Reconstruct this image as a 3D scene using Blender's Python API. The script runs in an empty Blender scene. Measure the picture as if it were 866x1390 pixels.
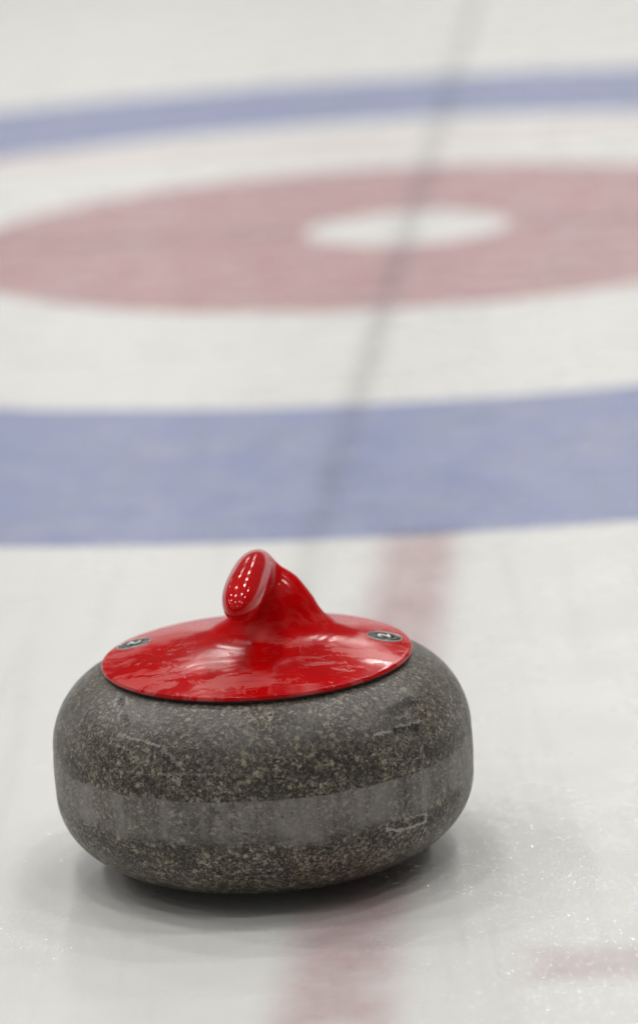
import bpy, bmesh, math, random
import numpy as np
from mathutils import Vector, Matrix
random.seed(4)
S = bpy.context.scene
C = S.collection
PI = math.pi

# ---------------------------------------------------------------- layout (metres)
CAM_H, PITCH, ROLL = 0.8133, 13.4414, 3.5854        # degrees
HOUSE = Vector((0.15141, 5.11219, 0.0)); HANG = -0.0858   # house centre, line angle
STONE = Vector((-0.0487, 2.390, 0.0012))

# ---------------------------------------------------------------- helpers
def tag(o, label=None, cat=None, kind=None, group=None):
    if label: o['label'] = label
    if cat: o['category'] = cat
    if kind: o['kind'] = kind
    if group: o['group'] = group
    return o

def link(name, verts, faces, mat, parent=None, smooth=True):
    me = bpy.data.meshes.new(name)
    me.from_pydata([tuple(map(float, v)) for v in verts], [], [tuple(map(int, f)) for f in faces])
    me.update()
    if smooth:
        me.polygons.foreach_set('use_smooth', [True] * len(me.polygons))
    me.materials.append(mat)
    o = bpy.data.objects.new(name, me); C.objects.link(o)
    if parent: o.parent = parent
    return o

def lathe(profile, segs, verts, faces, close_top=False, close_bot=False):
    b = len(verts); n = len(profile)
    for i in range(segs):
        a = 2 * PI * i / segs + PI / 2
        for r, z in profile:
            verts.append((r * math.cos(a), r * math.sin(a), z))
    for i in range(segs):
        j = (i + 1) % segs
        for k in range(n - 1):
            faces.append((b + i*n + k, b + j*n + k, b + j*n + k + 1, b + i*n + k + 1))
    if close_top:
        faces.append([b + i*n + n - 1 for i in range(segs)])
    if close_bot:
        faces.append([b + i*n for i in reversed(range(segs))])

class NT:
    """small wrapper for building node trees"""
    def __init__(self, name):
        self.m = bpy.data.materials.new(name); self.m.use_nodes = True
        self.t = self.m.node_tree; self.t.nodes.clear()
        self.out = self.t.nodes.new('ShaderNodeOutputMaterial')
    def n(self, typ, **kw):
        nd = self.t.nodes.new(typ)
        for k, v in kw.items(): setattr(nd, k, v)
        return nd
    def put(self, sock, v):
        if hasattr(v, 'is_linked') or isinstance(v, bpy.types.NodeSocket): self.t.links.new(v, sock)
        else: sock.default_value = v
    def math(self, op, a, b=None, c=None, clamp=False):
        nd = self.n('ShaderNodeMath', operation=op, use_clamp=clamp)
        for i, v in enumerate((a, b, c)):
            if v is not None: self.put(nd.inputs[i], v)
        return nd.outputs[0]
    def vec(self, op, a, b=None, s=None):
        nd = self.n('ShaderNodeVectorMath', operation=op)
        self.put(nd.inputs[0], a)
        if b is not None: self.put(nd.inputs[1], b)
        if s is not None: self.put(nd.inputs['Scale'], s)
        return nd.outputs['Value'] if op in ('DOT_PRODUCT', 'LENGTH', 'DISTANCE') else nd.outputs[0]
    def noise(self, vec, scale, detail=3, rough=.55, dist=0, color=False):
        nd = self.n('ShaderNodeTexNoise'); self.put(nd.inputs['Vector'], vec)
        nd.inputs['Scale'].default_value = scale; nd.inputs['Detail'].default_value = detail
        nd.inputs['Roughness'].default_value = rough; nd.inputs['Distortion'].default_value = dist
        return nd.outputs['Color'] if color else nd.outputs['Fac']
    def voro(self, vec, scale, feature='F1', rnd=1.0):
        nd = self.n('ShaderNodeTexVoronoi', feature=feature); self.put(nd.inputs['Vector'], vec)
        nd.inputs['Scale'].default_value = scale; nd.inputs['Randomness'].default_value = rnd
        return nd
    def ramp(self, fac, stops, interp='LINEAR'):
        nd = self.n('ShaderNodeValToRGB'); cr = nd.color_ramp; cr.interpolation = interp
        while len(cr.elements) < len(stops): cr.elements.new(0.5)
        for e, (p, c) in zip(cr.elements, stops):
            e.position = p; e.color = (*c, 1) if len(c) == 3 else c
        self.put(nd.inputs[0], fac); return nd.outputs[0]
    def rng(self, v, a, b, c=0.0, d=1.0, smooth=True):
        nd = self.n('ShaderNodeMapRange', interpolation_type='SMOOTHSTEP' if smooth else 'LINEAR')
        self.put(nd.inputs[0], v)
        for i, x in enumerate((a, b, c, d)): self.put(nd.inputs[i + 1], x)
        return nd.outputs[0]
    def mix(self, f, a, b, blend='MIX'):
        nd = self.n('ShaderNodeMix', data_type='RGBA', blend_type=blend)
        self.put(nd.inputs[0], f)
        self.put(nd.inputs[6], (*a, 1) if isinstance(a, tuple) else a)
        self.put(nd.inputs[7], (*b, 1) if isinstance(b, tuple) else b)
        return nd.outputs[2]
    def scale(self, v, s):
        return self.vec('MULTIPLY', v, s)
    def sep(self, v):
        nd = self.n('ShaderNodeSeparateXYZ'); self.put(nd.inputs[0], v); return nd.outputs
    def bump(self, h, strength, dist, normal=None):
        nd = self.n('ShaderNodeBump'); self.put(nd.inputs['Strength'], strength)
        nd.inputs['Distance'].default_value = dist; self.put(nd.inputs['Height'], h)
        if normal is not None: self.put(nd.inputs['Normal'], normal)
        return nd.outputs[0]
    def obj(self):
        return self.n('ShaderNodeTexCoord').outputs['Object']
    def bsdf(self, color, rough, normal=None, **kw):
        b = self.n('ShaderNodeBsdfPrincipled')
        self.put(b.inputs['Base Color'], (*color, 1) if isinstance(color, tuple) else color)
        self.put(b.inputs['Roughness'], rough)
        if normal is not None: self.put(b.inputs['Normal'], normal)
        for k, v in kw.items(): self.put(b.inputs[k.replace('_', ' ')], v)
        self.t.links.new(b.outputs[0], self.out.inputs[0]); return b
    def segdist(self, P, a, b):
        a, b = Vector(a), Vector(b); ba = b - a
        pa = self.vec('SUBTRACT', P, tuple(a))
        t = self.math('MULTIPLY', self.vec('DOT_PRODUCT', pa, tuple(ba)), 1.0 / ba.dot(ba), clamp=True)
        q = self.n('ShaderNodeVectorMath', operation='SCALE'); q.inputs[0].default_value = tuple(ba)
        self.put(q.inputs['Scale'], t)
        return self.vec('LENGTH', self.vec('SUBTRACT', pa, q.outputs[0]))

# ---------------------------------------------------------------- ice and the paint frozen into it
ICE = (0.72, 0.725, 0.712)
def ice_finish(m, color, alpha=None):
    P = m.n('ShaderNodeNewGeometry').outputs['Position']
    # frosty mottling and faint sweeping streaks that run down the sheet
    mott = m.noise(P, 9, 4, .6)
    streak = m.noise(m.scale(P, (34, 2.2, 1)), 1.0, 3, .6)
    fine = m.noise(m.scale(P, (260, 90, 1)), 1.0, 3, .65)
    dirt = m.math('ADD', m.rng(mott, .35, .75, .0, .045), m.rng(streak,   .50, .78, 0, .12))
    dirt = m.math('ADD', dirt, m.rng(fine, .40, .75, 0, .035))
    col = m.mix(dirt, color, (.25, .26, .26))
    # pebble: frozen droplets a few millimetres wide, worn flat in places
    W = m.vec('ADD', P, m.vec('MULTIPLY', m.noise(P, 60, 2, .5, color=True), (.012, .012, 0)))
    v = m.voro(m.scale(W, (1, .7, 1)), 260)
    peb = m.rng(v.outputs['Distance'], .05, .42, 1, 0)
    peb = m.math('MULTIPLY', peb, m.rng(m.sep(v.outputs['Color'])[0], .20, .60))
    patch = m.rng(m.noise(P, 5.5, 2), .40, .62, .0, 1)
    x = m.sep(P)[0]
    side = m.rng(x, -.10, .14, .30, 1)
    amp = m.math('MULTIPLY', m.math('MULTIPLY', peb, m.math('ADD', m.math('MULTIPLY', patch, .7), .3)), side)
    bg_ = m.bump(amp, 1.0, .0010)                       # clear glossy droplets catch the lamps
    b1 = m.bump(amp, .5, .00012)
    b2 = m.bump(m.noise(m.scale(P, (300, 170, 1)), 1.0, 3, .6), .6, .00016, b1)
    b3 = m.bump(m.noise(P, 28, 3, .5), .3, .0003, b2)
    rough = m.math('ADD', m.rng(mott, .3, .7, .16, .28), m.rng(side, 0, 1, .10, .07))
    kw = dict(IOR=1.31)
    if alpha is not None: kw['Alpha'] = alpha
    b = m.bsdf(col, rough, b3, **kw)
    g = m.n('ShaderNodeBsdfGlossy'); m.put(g.inputs['Roughness'], .11); m.put(g.inputs['Normal'], bg_)
    f = m.math('MULTIPLY', m.rng(amp, .0, .15), .16)
    if alpha is not None: f = m.math('MULTIPLY', f, alpha)
    cc = m.n('ShaderNodeCombineColor')
    for k in range(3): m.put(cc.inputs[k], f)
    m.put(g.inputs['Color'], cc.outputs[0])
    ad = m.n('ShaderNodeAddShader'); m.t.links.new(b.outputs[0], ad.inputs[0]); m.t.links.new(g.outputs[0], ad.inputs[1])
    m.t.links.new(ad.outputs[0], m.out.inputs[0])

def ice_mat():
    m = NT('ice')
    P = m.n('ShaderNodeNewGeometry').outputs['Position']
    # a faint red band across the sheet beyond the red circle
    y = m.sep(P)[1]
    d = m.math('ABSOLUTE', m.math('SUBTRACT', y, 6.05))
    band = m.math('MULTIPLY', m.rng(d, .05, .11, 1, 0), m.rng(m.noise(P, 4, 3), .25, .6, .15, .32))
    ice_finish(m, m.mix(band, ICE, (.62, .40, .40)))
    return m.m

def paint_mat(name, paint, mask, cover=(.72, .9), soft=.010, dirt=.25, fade=None):
    """mask(m, local position) -> signed distance inside the painted shape (m, positive inside)"""
    m = NT(name)
    L = m.obj()
    wob = m.math('MULTIPLY', m.math('SUBTRACT', m.noise(L, 45, 3), .5), .006)
    d = m.math('ADD', mask(m, L), wob)
    edge = m.rng(d, -soft, soft, 0, 1)
    if fade: edge = m.math('MULTIPLY', edge, m.rng(m.sep(L)[1], *fade))
    cv = m.rng(m.noise(L, 14, 5, .65), .28, .72, *cover)
    cv = m.math('MULTIPLY', cv, m.rng(m.noise(m.scale(L, (60, 160, 1)), 1.0, 3, .6), .25, .7, .90, 1))
    col = m.mix(m.rng(m.noise(L, 6, 4, .6), .45, .75, 0, dirt), paint, (.36, .36, .38))
    ice_finish(m, col, m.math('MULTIPLY', edge, cv))
    return m.m

def ring_mask(r0, r1, ox=0.0, oy=0.0):
    def f(m, L):
        s = m.sep(L)
        r = m.math('SQRT', m.math('ADD', m.math('MULTIPLY', s[0], s[0]), m.math('MULTIPLY', s[1], s[1])))
        s1 = m.sep(m.vec('SUBTRACT', L, (ox, oy, 0)))   # the outer edge is painted slightly off centre
        q = m.math('SQRT', m.math('ADD', m.math('MULTIPLY', s1[0], s1[0]), m.math('MULTIPLY', s1[1], s1[1])))
        return m.math('MINIMUM', m.math('SUBTRACT', r, r0), m.math('SUBTRACT', r1, q))
    return f
def box_mask(*boxes):
    def f(m, L):
        s = m.sep(L); tot = None
        for x0, x1, y0, y1 in boxes:
            a = m.math('MINIMUM', m.math('SUBTRACT', s[0], x0), m.math('SUBTRACT', x1, s[0]))
            b = m.math('MINIMUM', m.math('SUBTRACT', s[1], y0), m.math('SUBTRACT', y1, s[1]))
            d = m.math('MINIMUM', a, b)
            tot = d if tot is None else m.math('MAXIMUM', tot, d)
        return tot
    return f

def sheet(name, verts, faces, mat, z, label, cat):
    o = link(name, verts, faces, mat, smooth=False)
    o.location = (HOUSE.x, HOUSE.y, z); o.rotation_euler = (0, 0, HANG)
    return tag(o, label, cat, 'structure')
def annulus(r0, r1, n=256):
    v, f = [], []
    for i in range(n):
        a = 2*PI*i/n
        v += [(r0*math.cos(a), r0*math.sin(a), 0), (r1*math.cos(a), r1*math.sin(a), 0)]
    for i in range(n):
        j = (i+1) % n
        f.append((2*i, 2*i+1, 2*j+1, 2*j))
    return v, f
def rects(*boxes):
    v, f = [], []
    for x0, x1, y0, y1 in boxes:
        b = len(v); v += [(x0,y0,0),(x1,y0,0),(x1,y1,0),(x0,y1,0)]; f.append((b,b+1,b+2,b+3))
    return v, f

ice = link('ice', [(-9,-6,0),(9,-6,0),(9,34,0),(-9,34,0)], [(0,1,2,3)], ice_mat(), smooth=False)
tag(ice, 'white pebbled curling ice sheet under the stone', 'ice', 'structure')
sheet('blue_ring', *annulus(1.195, 1.855), paint_mat('blue_ice_paint', (.220,.275,.565), ring_mask(1.219,1.829), (.46,.62), .011), .0003,
      'wide pale blue outer ring painted in the ice', 'painted ring')
sheet('red_circle', *annulus(.12, .69), paint_mat('red_ice_paint', (.50,.16,.195), ring_mask(.147,.632,-.022,-.008), (.35,.52), .011, .3), .0003,
      'faded red ring with a white centre painted in the ice', 'painted ring')
CL = .0120
sheet('centre_line', *rects((-CL-.012, CL+.012, -2.6, 6)), paint_mat('grey_line_paint', (.24,.25,.27), box_mask((-CL,CL,-2.58,5.98)), (.12,.31), .018, .1, (-2.0, -.7, .45, 1)), .0005,
      'thin grey centre line running through the rings', 'painted line')
sheet('tee_line', *rects((.15, 3.5, -.03, .03), (-3.5, -.15, -.03, .03)), paint_mat('faint_line_paint', (.30,.27,.28), box_mask((.16,3.48,-.018,.018),(-3.48,-.16,-.018,.018)), (.18,.32), .012, .1), .0007,
      'faint grey cross line running sideways through the red ring', 'painted line')
# red line near the stone with its cross bar (house frame: y runs along the centre line)
def to_house(x, y):
    dx, dy = x-HOUSE.x, y-HOUSE.y; c, s = math.cos(-HANG), math.sin(-HANG)
    return (c*dx - s*dy, s*dx + c*dy)
xs = [to_house(*p)[0] for p in ((.093,3.27),(.068,2.94),(-.0015,2.246))]
xr = sum(xs)/3; bx, yb = to_house(.118, 2.172)
RW = .033
sheet('red_line', *rects((xr-RW-.022, xr+RW+.022, yb-.14, -1.80)),
      paint_mat('red_line_paint', (.45,.17,.20), box_mask((xr-RW,xr+RW,yb-.125,-1.81)), (.20,.36), .022, .2), .0003,
      'faded red line running under the stone from the blue ring', 'painted line')
sheet('red_bar', *rects((bx-.02, bx+.9, yb-.07, yb+.016)),
      paint_mat('red_bar_paint', (.45,.17,.20), box_mask((bx,bx+.88,yb-.056,yb)), (.11,.23), .018, .2), .0003,
      'faint red bar lying across the ice at the lower right', 'painted line')

# ---------------------------------------------------------------- granite
def granite(name, band):
    m = NT(name)
    P = m.obj()
    W = m.vec('ADD', P, m.vec('MULTIPLY', m.noise(P, 420, 3, .6, color=True), (.0035, .0035, .0035)))
    c1 = m.sep(m.voro(W, 540).outputs['Color'])
    c2 = m.sep(m.voro(W, 950).outputs['Color'])
    base = m.ramp(c1[0], [(0,(.004,.004,.003)),(.26,(.024,.021,.018)),(.50,(.062,.054,.046)),(.72,(.125,.110,.093)),(.88,(.29,.26,.205)),(1,(.44,.40,.31))])
    fine = m.ramp(c2[1], [(0,(.003,.003,.003)),(.35,(.040,.035,.030)),(.70,(.13,.115,.098)),(1,(.46,.41,.34))])
    col = m.mix(1.0, m.mix(.5, base, fine), (1.10, 1.06, 1.0), 'MULTIPLY')
    blot = m.noise(P, 34, 5, .68)
    col = m.mix(m.rng(blot, .42, .66, 0, .50), col, (.030,.026,.023))
    # pale yellowish feldspar crystals, ragged
    W2 = m.vec('ADD', P, m.vec('MULTIPLY', m.noise(P, 330, 4, .7, color=True), (.008, .008, .008)))
    vb = m.voro(W2, 175); cb = m.sep(vb.outputs['Color'])
    fl = m.math('MULTIPLY', m.rng(vb.outputs['Distance'], .20, .42, 1, 0), m.rng(cb[2], .66, .76))
    col = m.mix(m.math('MULTIPLY', fl, .72), col, (.40,.37,.265))
    vs = m.voro(W2, 420); cs = m.sep(vs.outputs['Color'])
    fs = m.math('MULTIPLY', m.rng(vs.outputs['Distance'], .20, .42, 1, 0), m.rng(cs[0], .74, .84))
    col = m.mix(m.math('MULTIPLY', fs, .75), col, (.54,.505,.41))
    fd = m.math('MULTIPLY', m.rng(vs.outputs['Distance'], .26, .5, 1, 0), m.rng(cs[1], .66, .74))
    col = m.mix(m.math('MULTIPLY', fd, .85), col, (.008,.007,.007))
    z = m.sep(P)[2]
    rough = .42
    # dull film worn round the middle by knocks from other stones (its own ragged edges)
    edge_n = m.math('MULTIPLY', m.math('SUBTRACT', m.noise(m.scale(P, (40,40,14)), 1.0, 4, .6), .5), .026)
    zz = m.math('ADD', z, edge_n)
    up = m.rng(m.math('ADD', z, m.math('MULTIPLY', edge_n, .12)), .0838, .0848, 1, 0); lo = m.rng(zz, .051, .058, 0, 1)
    smear = m.rng(m.noise(m.scale(P, (70,70,9)), 1.0, 4, .65), .34, .64, .36, 1.0)
    film = m.math('MULTIPLY', m.math('MULTIPLY', up, lo), smear)
    col = m.mix(m.math('MULTIPLY', film, .70), col, (.275,.262,.245))
    # dusty grey haze on the shoulders, with grazing sheen painted into the colour
    shoulder_haze = m.math('MULTIPLY', m.rng(z, .088, .128, 0, 1), m.rng(m.noise(m.scale(P, (24,24,40)), 1.0, 4, .6), .3, .7, .12, .55))
    col = m.mix(shoulder_haze, col, (.165,.16,.152))
    # darker damp granite in patches just above and below the band
    damp = m.math('MULTIPLY', m.rng(m.noise(m.scale(P, (30,30,60)), 1.0, 4, .7), .46, .60, 0, .55),
                  m.math('MAXIMUM', m.rng(m.math('ABSOLUTE', m.math('SUBTRACT', z, .050)), .004, .014, 1, 0),
                                    m.rng(m.math('ABSOLUTE', m.math('SUBTRACT', z, .093)), .003, .012, 1, 0)))
    col = m.mix(damp, col, (.022,.020,.018))
    # knocks and scuffs
    Q = m.vec('ADD', P, m.vec('MULTIPLY', m.vec('SUBTRACT', m.noise(P, 260, 3, .7, color=True), (.5,.5,.5)), (.005,.005,.005)))
    brk = m.rng(m.noise(P, 600, 3, .7), .36, .50, .25, 1)
    brd = m.rng(m.noise(P, 380, 4, .75), .44, .56, .06, 1)
    pit = None
    for (a, b, w, kind, k) in SCUFFS:
        inside = m.rng(m.segdist(Q, a, b), w*.8+.0002, w*1.25+.0004, 1, 0)
        f = m.math('MULTIPLY', m.math('MULTIPLY', inside, brk if kind == 'pale' else brd), k)
        col = m.mix(f, col, (.40,.39,.365) if kind == 'pale' else (.014,.013,.012))
        if kind == 'dark': pit = f if pit is None else m.math('MAXIMUM', pit, f)
    # long thin hairline scratches
    hs = m.noise(m.scale(P, (35,35,1500)), 1.0, 1, .5)
    hair = m.math('MULTIPLY', m.rng(hs, .735, .76), m.rng(m.noise(P, 16, 2), .5, .62))
    col = m.mix(m.math('MULTIPLY', hair, .35), col, (.33,.32,.30))
    h = m.math('ADD', m.math('MULTIPLY', m.noise(P, 900, 3, .6), .6), m.math('MULTIPLY', fd, -.8))
    if pit is not None: h = m.math('SUBTRACT', h, m.math('MULTIPLY', pit, 1.2))
    nrm = m.bump(h, .35, .00035)
    rgh = m.math('ADD', m.rng(m.noise(P, 60, 3), .3, .7, .30, .46), m.math('MULTIPLY', film, .16))
    m.bsdf(col, rgh, nrm, IOR=1.5, Specular_IOR_Level=.30)
    return m.m

SCUFFS = [
    ((-0.0919, -0.0661, 0.1359), (-0.0908, -0.0722, 0.1345), 0.0021, 'dark', 1),
    ((-0.0881, -0.0849, 0.1305), (-0.0872, -0.0929, 0.1262), 0.0013, 'dark', 0.9),
    ((-0.0945, -0.0622, 0.1359), (-0.0954, -0.0692, 0.1334), 0.0008, 'pale', 0.6),
    ((-0.0874, -0.0646, 0.1377), (-0.0867, -0.0744, 0.1354), 0.0008, 'pale', 0.5),
    ((-0.0888, -0.0985, 0.1204), (-0.0656, -0.1176, 0.1176), 0.0007, 'pale', 0.8),
    ((-0.0889, -0.0991, 0.1198), (-0.0666, -0.1177, 0.1167), 0.0007, 'dark', 0.9),
    ((-0.0676, -0.1178, 0.1158), (-0.0545, -0.13, 0.1051), 0.0016, 'dark', 0.8),
    ((-0.0627, -0.1202, 0.1162), (-0.0515, -0.1303, 0.1075), 0.0008, 'pale', 0.35),
    ((-0.0568, -0.1309, 0.0995), (-0.0535, -0.1327, 0.0978), 0.0013, 'pale', 0.6),
    ((-0.0819, -0.1168, 0.0997), (-0.0547, -0.1311, 0.1019), 0.0004, 'pale', 0.5),
    ((-0.0547, -0.1311, 0.1019), (-0.0261, -0.1394, 0.1027), 0.0004, 'pale', 0.4),
    ((-0.1271, -0.067, 0.0941), (-0.1197, -0.0799, 0.0925), 0.0018, 'dark', 0.9),
    ((-0.1144, -0.0878, 0.0529), (-0.1118, -0.0901, 0.0473), 0.0021, 'dark', 0.8),
    ((-0.0052, -0.1434, 0.0471), (0.0002, -0.1438, 0.0489), 0.0012, 'pale', 0.6),
    ((-0.0041, -0.1439, 0.0502), (-0.0013, -0.1437, 0.0479), 0.0016, 'dark', 0.6),
    ((0.0886, -0.0932, 0.125), (0.1029, -0.0784, 0.1242), 0.0031, 'dark', 0.85),
    ((0.099, -0.0798, 0.1264), (0.1071, -0.0713, 0.1249), 0.0026, 'dark', 0.85),
    ((0.0896, -0.1036, 0.1138), (0.1067, -0.0883, 0.1111), 0.0018, 'dark', 0.9),
    ((0.1028, -0.0908, 0.1136), (0.1077, -0.0909, 0.1052), 0.0021, 'dark', 0.9),
    ((0.0753, -0.1135, 0.1152), (0.0862, -0.1058, 0.1147), 0.0007, 'pale', 0.7),
    ((0.0908, -0.1009, 0.116), (0.107, -0.0852, 0.1142), 0.0006, 'pale', 0.6),
    ((0.0922, -0.0954, 0.1203), (0.1004, -0.0869, 0.1203), 0.0007, 'pale', 0.4),
    ((0.0802, -0.1198, 0.0523), (0.0875, -0.114, 0.0484), 0.0009, 'pale', 0.85),
    ((0.0875, -0.114, 0.0484), (0.1063, -0.0964, 0.0469), 0.0009, 'pale', 0.85),
    ((0.1063, -0.0964, 0.0469), (0.1076, -0.096, 0.0529), 0.0009, 'pale', 0.85),
    ((0.1076, -0.096, 0.0529), (0.0919, -0.1112, 0.0548), 0.0006, 'pale', 0.6),
    ((0.0867, -0.1152, 0.0524), (0.1039, -0.0998, 0.0508), 0.0018, 'dark', 0.7),
    ((0.0941, -0.1094, 0.0853), (0.0928, -0.1105, 0.0617), 0.0010, 'dark', 0.6),
    ((0.1249, -0.0722, 0.088), (0.1233, -0.0749, 0.061), 0.0009, 'dark', 0.7),
    ((0.012, -0.1438, 0.0749), (0.0123, -0.1438, 0.0734), 0.0009, 'dark', 1),
    ((0.0182, -0.1431, 0.0743), (0.0186, -0.1431, 0.0727), 0.0008, 'dark', 1),
    ((0.0262, -0.1395, 0.1023), (0.0328, -0.1388, 0.0996), 0.0013, 'dark', 0.7),
    ((-0.032, -0.1407, 0.0793), (-0.0276, -0.1416, 0.0733), 0.0013, 'dark', 0.6),
    ((-0.0138, -0.1436, 0.0639), (-0.0068, -0.1441, 0.0606), 0.0013, 'dark', 0.7),
    ((0.0478, -0.1361, 0.0852), (0.051, -0.135, 0.0821), 0.0010, 'dark', 0.6),
    ((-0.0522, -0.1345, 0.0685), (-0.0464, -0.1366, 0.0678), 0.0010, 'dark', 0.6),
]

R, ZB0, ZB1, ZTOP = .1443, .056, .086, .1405
def lower_profile(n=60):
    pr = [(.030,.006),(.052,.005),(.057,.0015),(.0600,.0002),(.0640,.0)]
    a, b = R-.064, ZB0
    for i in range(1, n+1):
        t = PI/2 * i/n; e = 2/2.12
        pr.append((.064 + a*math.sin(t)**e, b*(1-math.cos(t)**e)))
    return pr
def upper_profile(n=60):
    pr = []; a, b = .052, ZTOP-ZB1; e = 2/2.0
    for i in range(n+1):
        t = PI/2 * i/n
        pr.append((R - a + a*math.cos(t)**e, ZB1 + b*math.sin(t)**e))
    pr.append((.02, ZTOP))
    return pr

stone = bpy.data.objects.new('curling_stone', None); C.objects.link(stone)
stone.location = STONE; stone.empty_display_size = .05
tag(stone, 'grey speckled granite curling stone with a glossy red handle standing on the ice', 'curling stone')
GR = granite('speckled_granite', False)
v, f = [], []
lathe(lower_profile(), 360, v, f, close_bot=True); lathe(upper_profile(), 360, v, f, close_top=True)
link('granite_body', v, f, GR, stone)
v, f = [], []
lathe([(R + .0004*math.sin(PI*i/24), ZB0 + (ZB1-ZB0)*i/24) for i in range(25)], 360, v, f)
tag(link('striking_band', v, f, GR, stone), 'dull grey worn band round the middle')

# ---------------------------------------------------------------- red cap and handle
RC, ZC0, ZC1, DOME = .1068, .1412, .1447, .0105
def zdome(r):
    q = np.minimum(r / (RC-.002), 1.0)
    return ZC1 + DOME * (1 - q**2.2)

def red_mat(name, worn):
    m = NT(name)
    P = m.obj(); z = m.sep(P)[2]
    W = m.vec('ADD', P, m.vec('MULTIPLY', m.vec('SUBTRACT', m.noise(P, 34, 4, .6, color=True), (.5,.5,.5)), (.03,.03,.03)))
    st = m.noise(m.scale(W, (30, 75, 30)), 1.0, 6, .66)
    big = m.noise(m.vec('ADD', P, (.3,.1,0)), 17, 3, .55)
    wear = m.math('MULTIPLY', m.rng(st, .47, .53), m.rng(big, .41, .52))
    chips = m.math('MULTIPLY', m.rng(m.noise(W, 170, 4, .7), .60, .65), m.rng(m.noise(P, 26, 3), .46, .58))
    scr = m.math('MULTIPLY', m.rng(m.noise(m.scale(W, (60, 900, 60)), 1.0, 2, .5), .66, .70), m.rng(m.noise(P, 30, 2), .45, .6))
    wear = m.math('MAXIMUM', m.math('MAXIMUM', m.math('MULTIPLY', wear, .8), chips), m.math('MULTIPLY', scr, .6))
    low = m.rng(m.math('SUBTRACT', z, m.math('MULTIPLY', m.rng(m.sep(P)[1], .010, .028), .020)), Z0+.036, Z0+.043, 1, 0)             # the grip is polished by hands, the cap below is duller
    wear = m.math('MULTIPLY', wear, m.math('MULTIPLY', m.rng(z, Z0+.010, Z0+.026, 1, .15), worn))
    red = m.mix(m.rng(m.noise(P, 22, 3), .3, .7), (.52,.0016,.003), (.44,.0012,.0022))
    col = m.mix(m.math('MULTIPLY', wear, .42), red, (.66,.19,.18))
    rough = m.math('ADD', .07, m.math('MULTIPLY', low, m.rng(m.noise(P, 45, 4), .3, .7, .02, .07)))
    neck = m.math('MULTIPLY', low, m.rng(z, Z0+.0104, Z0+.0135))
    rough = m.math('ADD', m.math('ADD', rough, m.math('MULTIPLY', wear, .12)), m.math('MULTIPLY', neck, .22))
    h = m.math('ADD', m.math('MULTIPLY', wear, .5), m.math('MULTIPLY', m.noise(P, 70, 3, .5), m.math('MULTIPLY', low, .35)))
    m.bsdf(col, rough, m.bump(h, .30, .0003), IOR=1.46, Specular_IOR_Level=m.math('SUBTRACT', m.rng(low, 0, 1, .22, .145), m.math('MULTIPLY', neck, .135)))
    return m.m
Z0 = ZC1
REDC = red_mat('worn_red_plastic', 1.0); REDH = REDC
v, f = [], []
prof = [(.03, ZC0), (RC-.0012, ZC0)]
for i in range(9):                                   # rounded lip
    t = PI/2*i/8
    prof.append((RC-.0012+.0012*math.cos(t - PI/2 + 0) if False else RC-.0012+.0012*math.sin(t), ZC0+.0012-.0012*math.cos(t)))
for i in range(1, 9):
    t = PI/2*i/8
    prof.append((RC-.002+.002*math.cos(t), ZC1-.002+.002*math.sin(t)))
for i in range(1, 61):
    r = (RC-.002)*(1-i/60.0); r = max(r, .0008)
    prof.append((r, float(zdome(np.float64(r)))))
lathe(prof, 288, v, f, close_top=True)
link('cap', v, f, REDC, stone)
v, f = [], []
lathe([(.05,.1380),(.1038,.1380),(.1038,.1416),(.05,.1416)], 160, v, f)
GAP = NT('shade_black'); GAP.bsdf((.012,.012,.012), .6)
link('gap_shade', v, f, GAP.m, stone)  # black ring standing in for the shaded gap below the cap rim

# gooseneck handle: one smooth surface grown from a distance field
def cone(P, a, b, ra, rb, flat=1.0):
    a, b = np.array(a), np.array(b); ba = b-a
    pa = P-a; t = np.clip((pa@ba)/(ba@ba), 0, 1)
    d = np.sqrt(((pa - t[..., None]*ba)**2).sum(-1))
    return d - (ra + (rb-ra)*t)
def smin(a, b, k):
    h = np.maximum(k-np.abs(a-b), 0)/k
    return np.minimum(a, b) - h*h*h*k/6
def egg(P, a, b, r0):
    a, b = np.array(a), np.array(b); ax = b-a; L = np.linalg.norm(ax); ax = ax/L; H = L/2
    q = P-(a+b)/2; u = (q@ax)
    side = np.cross(ax, (0, 0, 1.0)); side = side/np.linalg.norm(side); upv = np.cross(side, ax)
    n = 2.1                                             # a slightly squared oval in section
    perp = (np.abs(q@side)**n + np.abs(q@upv)**n + 1e-14)**(1/n); u = u/H
    rr = r0*(1-.05*np.clip(u, -1.5, 1.5))
    return (np.sqrt((perp/rr)**2 + np.abs(u)**2.6)-1)*r0
def handle_sdf(P):
    g = egg(P, GA, GB, .0142)
    n = None
    for (a, ra), (b, rb) in zip(NECK, NECK[1:]):
        c = cone(P, a, b, ra, rb); n = c if n is None else smin(n, c, .022)
    return smin(g, n, .012)
def full_sdf(P):
    r = np.sqrt(P[..., 0]**2 + P[..., 1]**2)
    d = (P[..., 2]-zdome(r))*.985
    return smin(d, handle_sdf(P), .045)
Z0 = ZC1
GA = (-.0108, -.0775, Z0+.0490); GB = (.0062, .0465, Z0+.0562)
NECK = (((.0075, .027, Z0+.0440), .0112), ((.0130, .028, Z0+.034), .0145), ((.0150, .027, Z0+.024), .0190),
        ((.0150, .026, Z0+.013), .0235), ((.0135, .024, Z0+.000), .0290))

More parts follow.
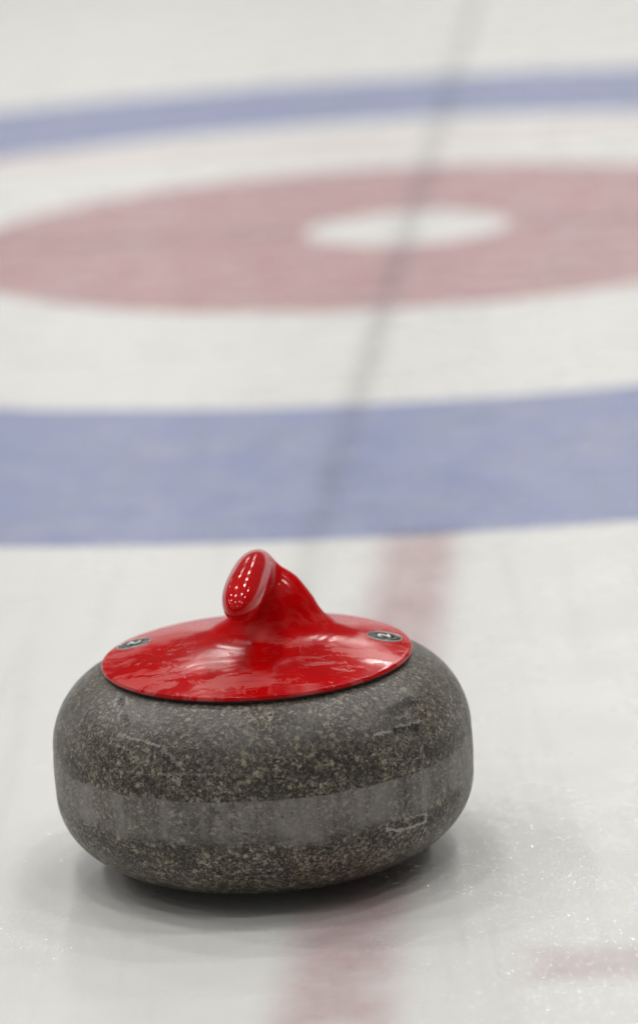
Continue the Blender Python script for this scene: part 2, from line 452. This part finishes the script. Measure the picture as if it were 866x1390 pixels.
def surface_nets(fn, lo, hi, h):
    ax = [np.arange(lo[i], hi[i]+h, h) for i in range(3)]
    G = np.stack(np.meshgrid(*ax, indexing='ij'), -1)
    D = fn(G); nx, ny, nz = D.shape
    ins = D < 0
    c = np.zeros((nx-1, ny-1, nz-1), int)
    for dx in (0,1):
        for dy in (0,1):
            for dz in (0,1):
                c += ins[dx:nx-1+dx, dy:ny-1+dy, dz:nz-1+dz]
    act = (c > 0) & (c < 8)
    idx = -np.ones(act.shape, int); idx[act] = np.arange(act.sum())
    I = np.argwhere(act)
    V = np.array(lo) + (I+.5)*h
    for _ in range(12):
        e = h*.05
        d = fn(V); g = np.stack([(fn(V+np.eye(3)[k]*e)-fn(V-np.eye(3)[k]*e))/(2*e) for k in range(3)], -1)
        V = V - np.clip(d/np.maximum((g*g).sum(-1), .05), -h, h)[:, None]*g*.8
    F = []
    for k in range(3):
        A = np.swapaxes(ins, 0, k) if k else ins
        s1 = [slice(None)]*3; s2 = [slice(None)]*3
        s1[k] = slice(0, -1); s2[k] = slice(1, None)
        a = ins[tuple(s1)]; b = ins[tuple(s2)]
        E = np.argwhere(a != b)
        o1, o2 = [(1,2),(2,0),(0,1)][k]
        for e in E:
            p = [int(e[0]), int(e[1]), int(e[2])]
            if p[o1] < 1 or p[o2] < 1 or p[o1] >= act.shape[o1] or p[o2] >= act.shape[o2]: continue
            q = []
            for (u, w) in ((-1,-1),(0,-1),(0,0),(-1,0)):
                t = list(p); t[o1] += u; t[o2] += w; q.append(int(idx[tuple(t)]))
            if min(q) < 0: continue
            if not a[tuple(e)]: q.reverse()
            F.append(q)
    return V, F
V, F = surface_nets(full_sdf, (-.066,-.085,Z0-.004), (.072,.085,Z0+.078), .0012)
r = np.sqrt(V[:,0]**2+V[:,1]**2)
keep = (V[:,2]-zdome(r)) > .00003
F = [q for q in F if all(keep[i] for i in q)]
used = sorted({i for q in F for i in q}); mp = {o: i for i, o in enumerate(used)}
V = V[used]; F = [[mp[i] for i in q] for q in F]
ho = link('handle', V, F, REDH, stone)
e = 1e-5
N = np.stack([full_sdf(V+np.eye(3)[k]*e)-full_sdf(V-np.eye(3)[k]*e) for k in range(3)], -1)
N /= np.linalg.norm(N, axis=1)[:, None]
ho.data.normals_split_custom_set_from_vertices([tuple(n) for n in N])

# ---------------------------------------------------------------- numbered badges
def badge(ang, rad, face):
    x, y = rad*math.cos(ang), rad*math.sin(ang)
    z = float(zdome(np.float64(rad))); sl = (float(zdome(np.float64(rad+.001)))-float(zdome(np.float64(rad-.001))))/.002
    nrm = Vector((-sl*math.cos(ang), -sl*math.sin(ang), 1)).normalized()
    up = Vector((math.cos(face), math.sin(face), 0)); up = (up - nrm*up.dot(nrm)).normalized()  # direction the digit's foot points to is -up
    rt = up.cross(nrm)
    M = Matrix.Translation((x, y, z)) @ Matrix((rt, up, nrm)).transposed().to_4x4()
    RB = .0118
    def part(name, prof, mat, parent, segs=72, top=True):
        v, f = [], []; lathe(prof, segs, v, f, close_top=top)
        return link(name, v, f, mat, parent)
    bd = part('number_badge', [(RB,-.0016),(RB,.0002),(RB-.0003,.0005),(.0096,.00065),(.0001,.0007)], BLACK, stone)
    bd.matrix_local = M
    tag(bd, 'round black badge numbered 2')
    part('badge_rim', [(RB+.0006,-.0016),(RB+.0006,.0004),(RB+.0003,.0008),(RB-.0001,.0007),(RB-.0001,-.0016)], SILV, bd, top=False)
    part('badge_ring', [(.0102,.0006),(.0102,.00078),(.0072,.00085),(.0072,.0006)], GREYR, bd, top=False)
    cu = bpy.data.curves.new('digit', 'FONT'); cu.body = '2'; cu.size = .0150; cu.extrude = .00015; cu.offset = .0004
    cu.align_x = 'CENTER'; cu.align_y = 'CENTER'; cu.resolution_u = 8
    t = bpy.data.objects.new('digit_curve', cu); C.objects.link(t)
    dg = bpy.context.evaluated_depsgraph_get(); me = bpy.data.meshes.new_from_object(t.evaluated_get(dg))
    bpy.data.objects.remove(t); bpy.data.curves.remove(cu)
    me.materials.clear(); me.materials.append(WHITE); me.name = 'digit'
    d = bpy.data.objects.new('digit', me); C.objects.link(d); d.parent = bd; d.location = (0, 0, .0010); d.scale = (1.15, .78, 1)
B = NT('black_badge'); B.bsdf((.008,.009,.009), .18, IOR=1.3); BLACK = B.m
B = NT('silver_rim'); B.bsdf((.55,.53,.51), .35, Metallic=.6); SILV = B.m
B = NT('white_print'); B.bsdf((.78,.78,.76), .4); WHITE = B.m
B = NT('grey_print'); P_ = B.obj()
B.bsdf(B.mix(B.rng(B.noise(P_, 900, 2), .40, .55), (.010,.011,.011), (.13,.14,.135)), .30, IOR=1.3); GREYR = B.m
badge(math.radians(5), .0885, math.radians(185))
badge(math.radians(160), .0905, math.radians(340))

# ---------------------------------------------------------------- rink lighting
def lamp(x, y, z, power, sx, sy):
    L = bpy.data.lights.new('ceiling_lamp', 'AREA'); L.shape = 'RECTANGLE'; L.size = sx; L.size_y = sy
    L.energy = power; L.color = (1.0, .975, .935)
    o = bpy.data.objects.new('ceiling_lamp', L); C.objects.link(o); o.location = (x, y, z)
for x in (-7.4, -4.3, -1.2, 1.9, 5.0):
    for i in range(10):
        if i > 3 and (x in (-4.3, 5.0) or random.random() < .22): continue      # unlit fittings farther down the hall
        lamp(x + random.uniform(-.15, .15), .2 + 2.9*i + random.uniform(-.3, .3), 6.2,
             (18, 41, 54, 50, 36, 26, 20, 18, 17, 17)[i] * random.uniform(.75, 1.2), .7, .4)

w = bpy.data.worlds.new('World'); S.world = w; w.use_nodes = True
t = w.node_tree; bg = t.nodes['Background']
tc = t.nodes.new('ShaderNodeTexCoord'); sp = t.nodes.new('ShaderNodeSeparateXYZ'); cr = t.nodes.new('ShaderNodeValToRGB')
t.links.new(tc.outputs['Generated'], sp.inputs[0]); t.links.new(sp.outputs[2], cr.inputs[0]); t.links.new(cr.outputs[0], bg.inputs[0])
# pale boards and walls low down, an unlit roof above them, an added soft fill glow high overhead
el = cr.color_ramp.elements
el[0].position = .08; el[0].color = (.66,.66,.65,1)
el[1].position = .15; el[1].color = (.06,.06,.06,1)
for p_, c_ in ((.60, (.07,.07,.07,1)), (.90, (.30,.30,.29,1))):
    e_ = el.new(p_); e_.color = c_
bg.inputs[1].default_value = 1.0

# ---------------------------------------------------------------- camera
cam = bpy.data.cameras.new('camera'); co = bpy.data.objects.new('camera', cam); C.objects.link(co)
cam.sensor_fit = 'HORIZONTAL'; cam.sensor_width = 24.0; cam.lens = 4908.8/866*24
cam.clip_end = 200; cam.clip_start = .05
p, ro = math.radians(PITCH), math.radians(ROLL)
fw = Vector((0, math.cos(p), -math.sin(p))); up = Vector((0, math.sin(p), math.cos(p))); rt = Vector((1, 0, 0))
c, s = math.cos(ro), math.sin(ro)
rt2 = rt*c - up*s; up2 = rt*s + up*c
ROLLM = Matrix((rt2, up2, -fw)).transposed().to_4x4()
co.matrix_world = Matrix.Translation((0, 0, CAM_H)) @ ROLLM
cam.dof.use_dof = True; cam.dof.focus_distance = 2.40; cam.dof.aperture_fstop = 4.0; cam.dof.aperture_blades = 9
S.camera = co
S.render.resolution_x, S.render.resolution_y = 637, 1024
S.view_settings.view_transform = 'Standard'; S.view_settings.look = 'None'
S.view_settings.exposure = 0.26; S.view_settings.gamma = 1
